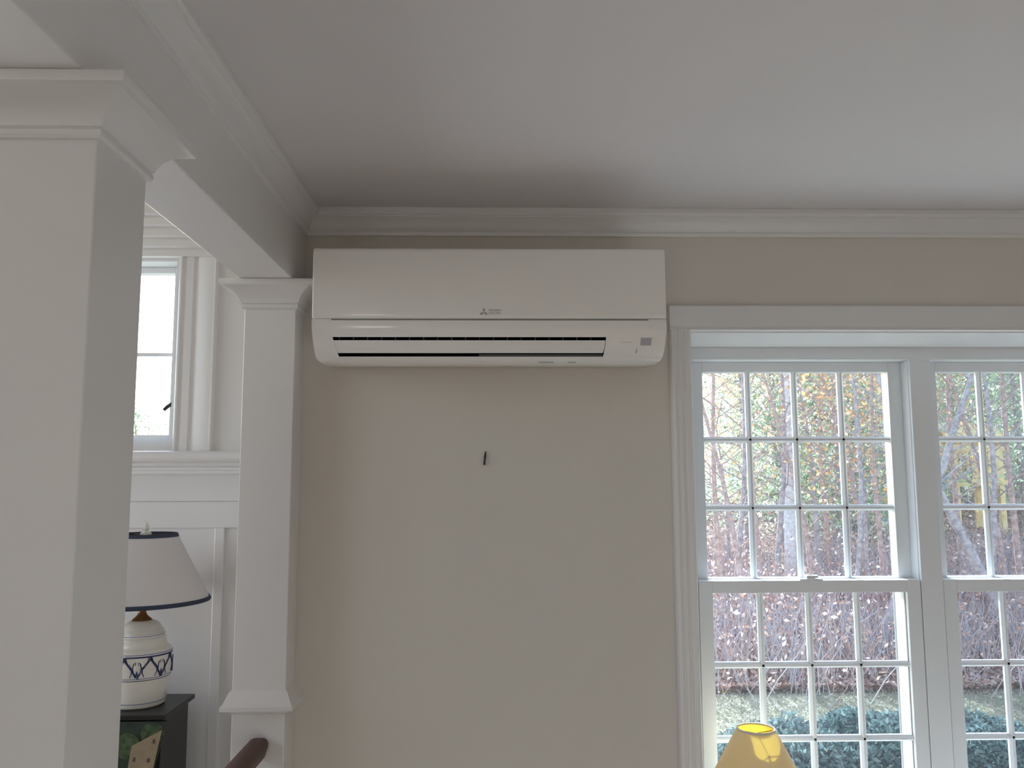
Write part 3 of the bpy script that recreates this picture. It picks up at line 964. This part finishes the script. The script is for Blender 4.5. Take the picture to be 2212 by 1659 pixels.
def tree(seed, name, height, r0, barkm, leafm=None, nl=0, lsize=.06, lean=(0, 0), crown0=.35, spread=1.0, nb=14, stuff_only=False, twigs=True, evergreen=False):
    g = np.random.default_rng(seed)
    root = empty(name, (0, 0, 0))
    pts = limb_path(g, (0, 0, -.15), (lean[0], lean[1], 1), height, 10, .035)
    rad = [r0 * (1 - .88 * k / 10) for k in range(11)]
    B().tube(pts, rad, 8).obj('trunk', barkm, root, smooth=True, angle=180)
    bb = B()
    tips = []
    for k in range(nb):
        t = crown0 + (1 - crown0) * (k + .5) / nb
        i = min(9, int(t * 10))
        p = pts[i].lerp(pts[i + 1], t * 10 - i)
        an = k * 2.4 + g.random()
        up = .05 if evergreen else .55
        L = spread * (1.15 - t * .75) * (.7 + .5 * g.random()) * (1.0 if evergreen else 1.2)
        path = limb_path(g, p, (math.cos(an), math.sin(an), up), L, 5, .14, -.02 if evergreen else .03)
        rb_ = max(.006, r0 * .30 * (1 - t * .6))
        bb.tube(path, [rb_ * (1 - .8 * q / 5) for q in range(6)], 5)
        tips.append((path, L))
        if twigs:
            for m2 in range(4):
                q = path[2 + m2 % 4]
                sub = limb_path(g, q, (math.cos(an + g.normal()), math.sin(an + g.normal()), .3 + .4 * g.random()), L * .45, 3, .2)
                bb.tube(sub, [rb_ * .35, rb_ * .3, rb_ * .2, rb_ * .12], 3, cap=False)
                tips.append((sub, L * .4))
    bo = bb.obj('branches', barkm if barkm != 'birch' else 'twig', root)
    bo['kind'] = 'stuff'
    if leafm:
        cs_ = []
        for _ in range(nl):
            path, L = tips[int(g.integers(len(tips)))]
            q = g.random() ** .7 * (len(path) - 1)
            i = min(len(path) - 2, int(q))
            p = path[i].lerp(path[i + 1], q - i)
            sc = .13 + .10 * L
            cs_.append((p.x + g.normal() * sc, p.y + g.normal() * sc, p.z + g.normal() * sc * .55))
        f = quads('foliage', cs_, lsize, leafm, root, seed, aspect=2.2 if evergreen else 1.5)
        f['kind'] = 'stuff'
    return root


def place(protos, spots, label, cat, group):
    used = set()
    for i, sp_ in enumerate(spots):
        x, y, s2 = sp_[:3]
        k = (sp_[4] if len(sp_) > 4 else i) % len(protos)
        o = copy_tree(protos[k]) if k in used else protos[k]
        used.add(k)
        o.location = (x, y, ground(x, y))
        o.rotation_euler = (0, 0, (i * 2.1) % 6.28 if len(sp_) < 5 else 0)
        o.scale = (s2, s2, s2)
        tag(o, sp_[3] if len(sp_) > 3 and sp_[3] else label, cat, group)


def at(px, d):
    """x for a bearing seen across the window at distance d from the camera's wall side"""
    return (px - 1064) / 1800.0 * d


# evergreens filling the woods
ev = [tree(20 + k, 'evergreen_tree', 8.5, .13, 'bark', 'needles', 6500, .062, crown0=.10, spread=2.3, nb=36, twigs=False, evergreen=True) for k in range(3)]
spots = []
g = np.random.default_rng(11)
for row, (d, n2) in enumerate(((17.5, 7), (22, 9), (28, 11))):
    for k in range(n2):
        a = .22 + (.70 - .22) * (k + .5 + .5 * (g.random() - .5)) / n2
        if (d < 26 and .46 < a < .68) or .235 < a < .305:
            continue
        spots.append((a * d, d - 2.08 + g.random() * 1.5, .85 + .35 * g.random()))
for k in range(7):                          # the woods go on to the left of what the photograph frames
    d = 24 + 3 * (k % 2)
    a = -.20 + .39 * (k + .5) / 7
    spots.append((a * d, d - 2.08, .48 + .15 * g.random()))
place(ev, spots, 'pale green evergreen among the bare trees in the woods outside', 'tree', 'evergreens in the woods')
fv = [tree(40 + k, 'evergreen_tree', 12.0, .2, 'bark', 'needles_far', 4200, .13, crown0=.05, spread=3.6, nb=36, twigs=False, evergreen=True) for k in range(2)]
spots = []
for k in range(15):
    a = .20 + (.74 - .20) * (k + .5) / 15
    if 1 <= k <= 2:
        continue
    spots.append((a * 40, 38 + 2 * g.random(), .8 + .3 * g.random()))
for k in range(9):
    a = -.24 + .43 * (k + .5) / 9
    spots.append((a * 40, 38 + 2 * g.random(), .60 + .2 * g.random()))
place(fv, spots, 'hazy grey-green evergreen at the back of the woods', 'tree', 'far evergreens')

# bare and orange-leaved trees near the lawn
bt = [tree(60 + k, 'bare_tree', 7.5, .055, ('bark_red', 'bark', 'bark_red')[k], None, 0, .07, crown0=.22, spread=1.5, nb=24) for k in range(3)]
spots = []
for px, d in ((1556, 11.5), (1580, 12.6), (1602, 10.9), (1635, 14.5), (1668, 13.2), (1752, 12.2), (1788, 14.8), (1836, 11.4), (1868, 13.6), (1905, 12.0), (1932, 14.0),
              (2035, 12.6), (2075, 14.2), (2130, 11.8), (2170, 13.0), (2200, 12.2), (2235, 14.5)):
    n_l = len(spots)
    ORD = 'first second third fourth fifth sixth seventh eighth ninth tenth eleventh'.split()
    lab = 'thin bare tree trunk, %s from the left in the %s window' % ((ORD[n_l], 'left') if n_l < 11 else (ORD[n_l - 11], 'right'))
    spots.append((at(px, d), d - 2.08, .75 + .3 * g.random(), lab))
place(bt, spots, 'thin bare brown tree at the edge of the woods', 'tree', 'bare trees at the edge of the woods')
ob = [tree(70 + k, 'orange_beech', 4.6, .045, 'bark', 'orange', 1500, .045, crown0=.30, spread=1.3, nb=22) for k in range(2)]
spots = [(at(px, d), d - 2.08, s2, lab, i) for i, (px, d, s2, lab) in enumerate((
    (1762, 13.5, 1.15, 'orange-leaved young beech in the middle of the left window'), (1868, 12.5, .9, 'orange-leaved young beech toward the right of the left window'),
    (1830, 16.0, 1.3, 'taller orange-leaved beech behind the two young ones'), (2022, 17, 1.0, 'orange-leaved beech at the left side of the right window'),
    (1570, 15, .8, 'small orange-leaved beech at the left side of the left window')))]
place(ob, spots, '', 'tree', 'orange beeches')
bi = [tree(80, 'birch_tree', 8.5, .11, 'birch', None, crown0=.45, spread=1.2, nb=14)]
place(bi, [(at(1697, 14.0), 11.9, 1.0, 'white-barked birch in the second pane column of the left window', 0)], '', 'tree', None)
ln = [tree(90, 'leaning_tree', 6.0, .095, 'bark', None, 0, .07, lean=(.30, 0), crown0=.4, spread=1.2, nb=12),
      tree(91, 'leaning_tree', 6.0, .085, 'bark', None, 0, .07, lean=(-.38, 0), crown0=.4, spread=1.3, nb=12)]
place(ln, [(at(1872, 10.6), 8.5, .9, 'tree leaning right near the right side of the left window', 0), (at(2195, 10.4), 8.3, .95, 'dark tree leaning left across the right window', 1)], '', 'tree', None)
ht_ = [tree(95, 'young_evergreen', 4.4, .10, 'bark', 'needles', 3200, .06, crown0=.1, spread=1.6, nb=26, twigs=False, evergreen=True)]
place(ht_, [(-8.6, 18.5, .80, 'small evergreen low in the bright hall window', 0)], '', 'tree', None)


# brush: bundles of thin twigs with rust leaves
def brush(seed):
    g2 = np.random.default_rng(seed)
    root = empty('brush_thicket', (0, 0, 0))
    b = B()
    lv_ = []
    for k in range(95):
        x, y = g2.normal() * .50, g2.normal() * .40
        h = .35 + .85 * g2.random()
        p = limb_path(g2, (x, y, -.05), (g2.normal() * .35, g2.normal() * .3, 1), h, 4, .16)
        rr_ = .004 + .004 * g2.random()
        b.tube(p, [rr_, rr_ * .9, rr_ * .7, rr_ * .5, rr_ * .25], 3, cap=False)
        if g2.random() < (.25, .75, 1.0)[seed % 3]:
            for _ in range(4):
                q = p[int(g2.integers(1, 5))]
                lv_.append((q.x + g2.normal() * .08, q.y + g2.normal() * .08, q.z + g2.normal() * .08))
    s3 = b.obj('twigs', ('twig', 'bark_red', 'twig')[seed % 3], root)
    s3['kind'] = 'stuff'
    f = quads('rust_foliage', lv_, .034, 'rust', root, seed)
    f['kind'] = 'stuff'
    return root


br = [brush(120 + k) for k in range(3)]
spots = []
for d, n2 in ((9.9, 13), (11.2, 13), (13.0, 14), (15.5, 14)):
    for k in range(n2):
        a = .20 + (.72 - .20) * (k + .5 + .6 * (g.random() - .5)) / n2
        spots.append((a * d, d - 2.08 + .5 * g.random(), .75 + .5 * g.random()))
for d, n2 in ((10.2, 7), (12.2, 7)):
    for k in range(n2):
        a = -.16 + .36 * (k + .5) / n2
        spots.append((a * d, d - 2.08 + .5 * g.random(), .75 + .5 * g.random()))
place(br, spots, 'greyish tangle of bare twigs with rust leaves on the bank', 'brush', 'brush on the bank')

# wooden play tower with a blue slide, far back among the trees
px_, py_ = 13.15, 20.9
pt = empty('play_tower', (px_, py_, ground(px_, py_)), 'yellow wooden play tower with blue slide among the trees in the right window', 'play tower')
gz = ground(px_, py_)
for sx_ in (-.62, .62):
    for sy_ in (-.55, .55):
        B().box(px_ + sx_ - .07, px_ + sx_ + .07, py_ + sy_ - .07, py_ + sy_ + .07, gz - .1, gz + 2.45).obj('post', 'lumber', pt)
for z in (1.25, 2.15):
    for sy_ in (-.6, .6):
        B().box(px_ - .9, px_ + .75, py_ + sy_ - .03, py_ + sy_ + .03, gz + z, gz + z + .12).obj('rail', 'lumber', pt)
B().box(px_ - .68, px_ + .68, py_ - .6, py_ + .6, gz + 1.2, gz + 1.25).obj('deck', 'lumber', pt)
for k in range(6):
    x = px_ - .5 + k * .2
    B().box(x - .035, x + .035, py_ - .64, py_ - .61, gz + 1.3, gz + 2.2).obj('baluster', 'lumber', pt)
B().strip([(py_ - .75, gz + 2.42), (py_, gz + 2.95), (py_ + .75, gz + 2.42), (py_ + .72, gz + 2.37), (py_, gz + 2.88), (py_ - .72, gz + 2.37)], 'x', px_ - .8, px_ + .8).obj('roof', 'lumber', pt)
sl = B()
for a, b2 in (((-.7, 1.25), (-1.3, .75)), ((-1.3, .75), (-1.9, .2)), ((-1.9, .2), (-2.3, .12))):
    for y0, y1, h in ((-.25, .25, .03), (-.28, -.25, .2), (.25, .28, .2)):
        sl.add([(px_ + a[0], py_ + y0, gz + a[1]), (px_ + a[0], py_ + y1, gz + a[1]), (px_ + b2[0], py_ + y1, gz + b2[1]), (px_ + b2[0], py_ + y0, gz + b2[1]),
                (px_ + a[0], py_ + y0, gz + a[1] + h), (px_ + a[0], py_ + y1, gz + a[1] + h), (px_ + b2[0], py_ + y1, gz + b2[1] + h), (px_ + b2[0], py_ + y0, gz + b2[1] + h)],
               [(0, 1, 2, 3), (4, 5, 6, 7), (0, 1, 5, 4), (1, 2, 6, 5), (2, 3, 7, 6), (3, 0, 4, 7)])
sl.obj('slide', 'slide', pt)
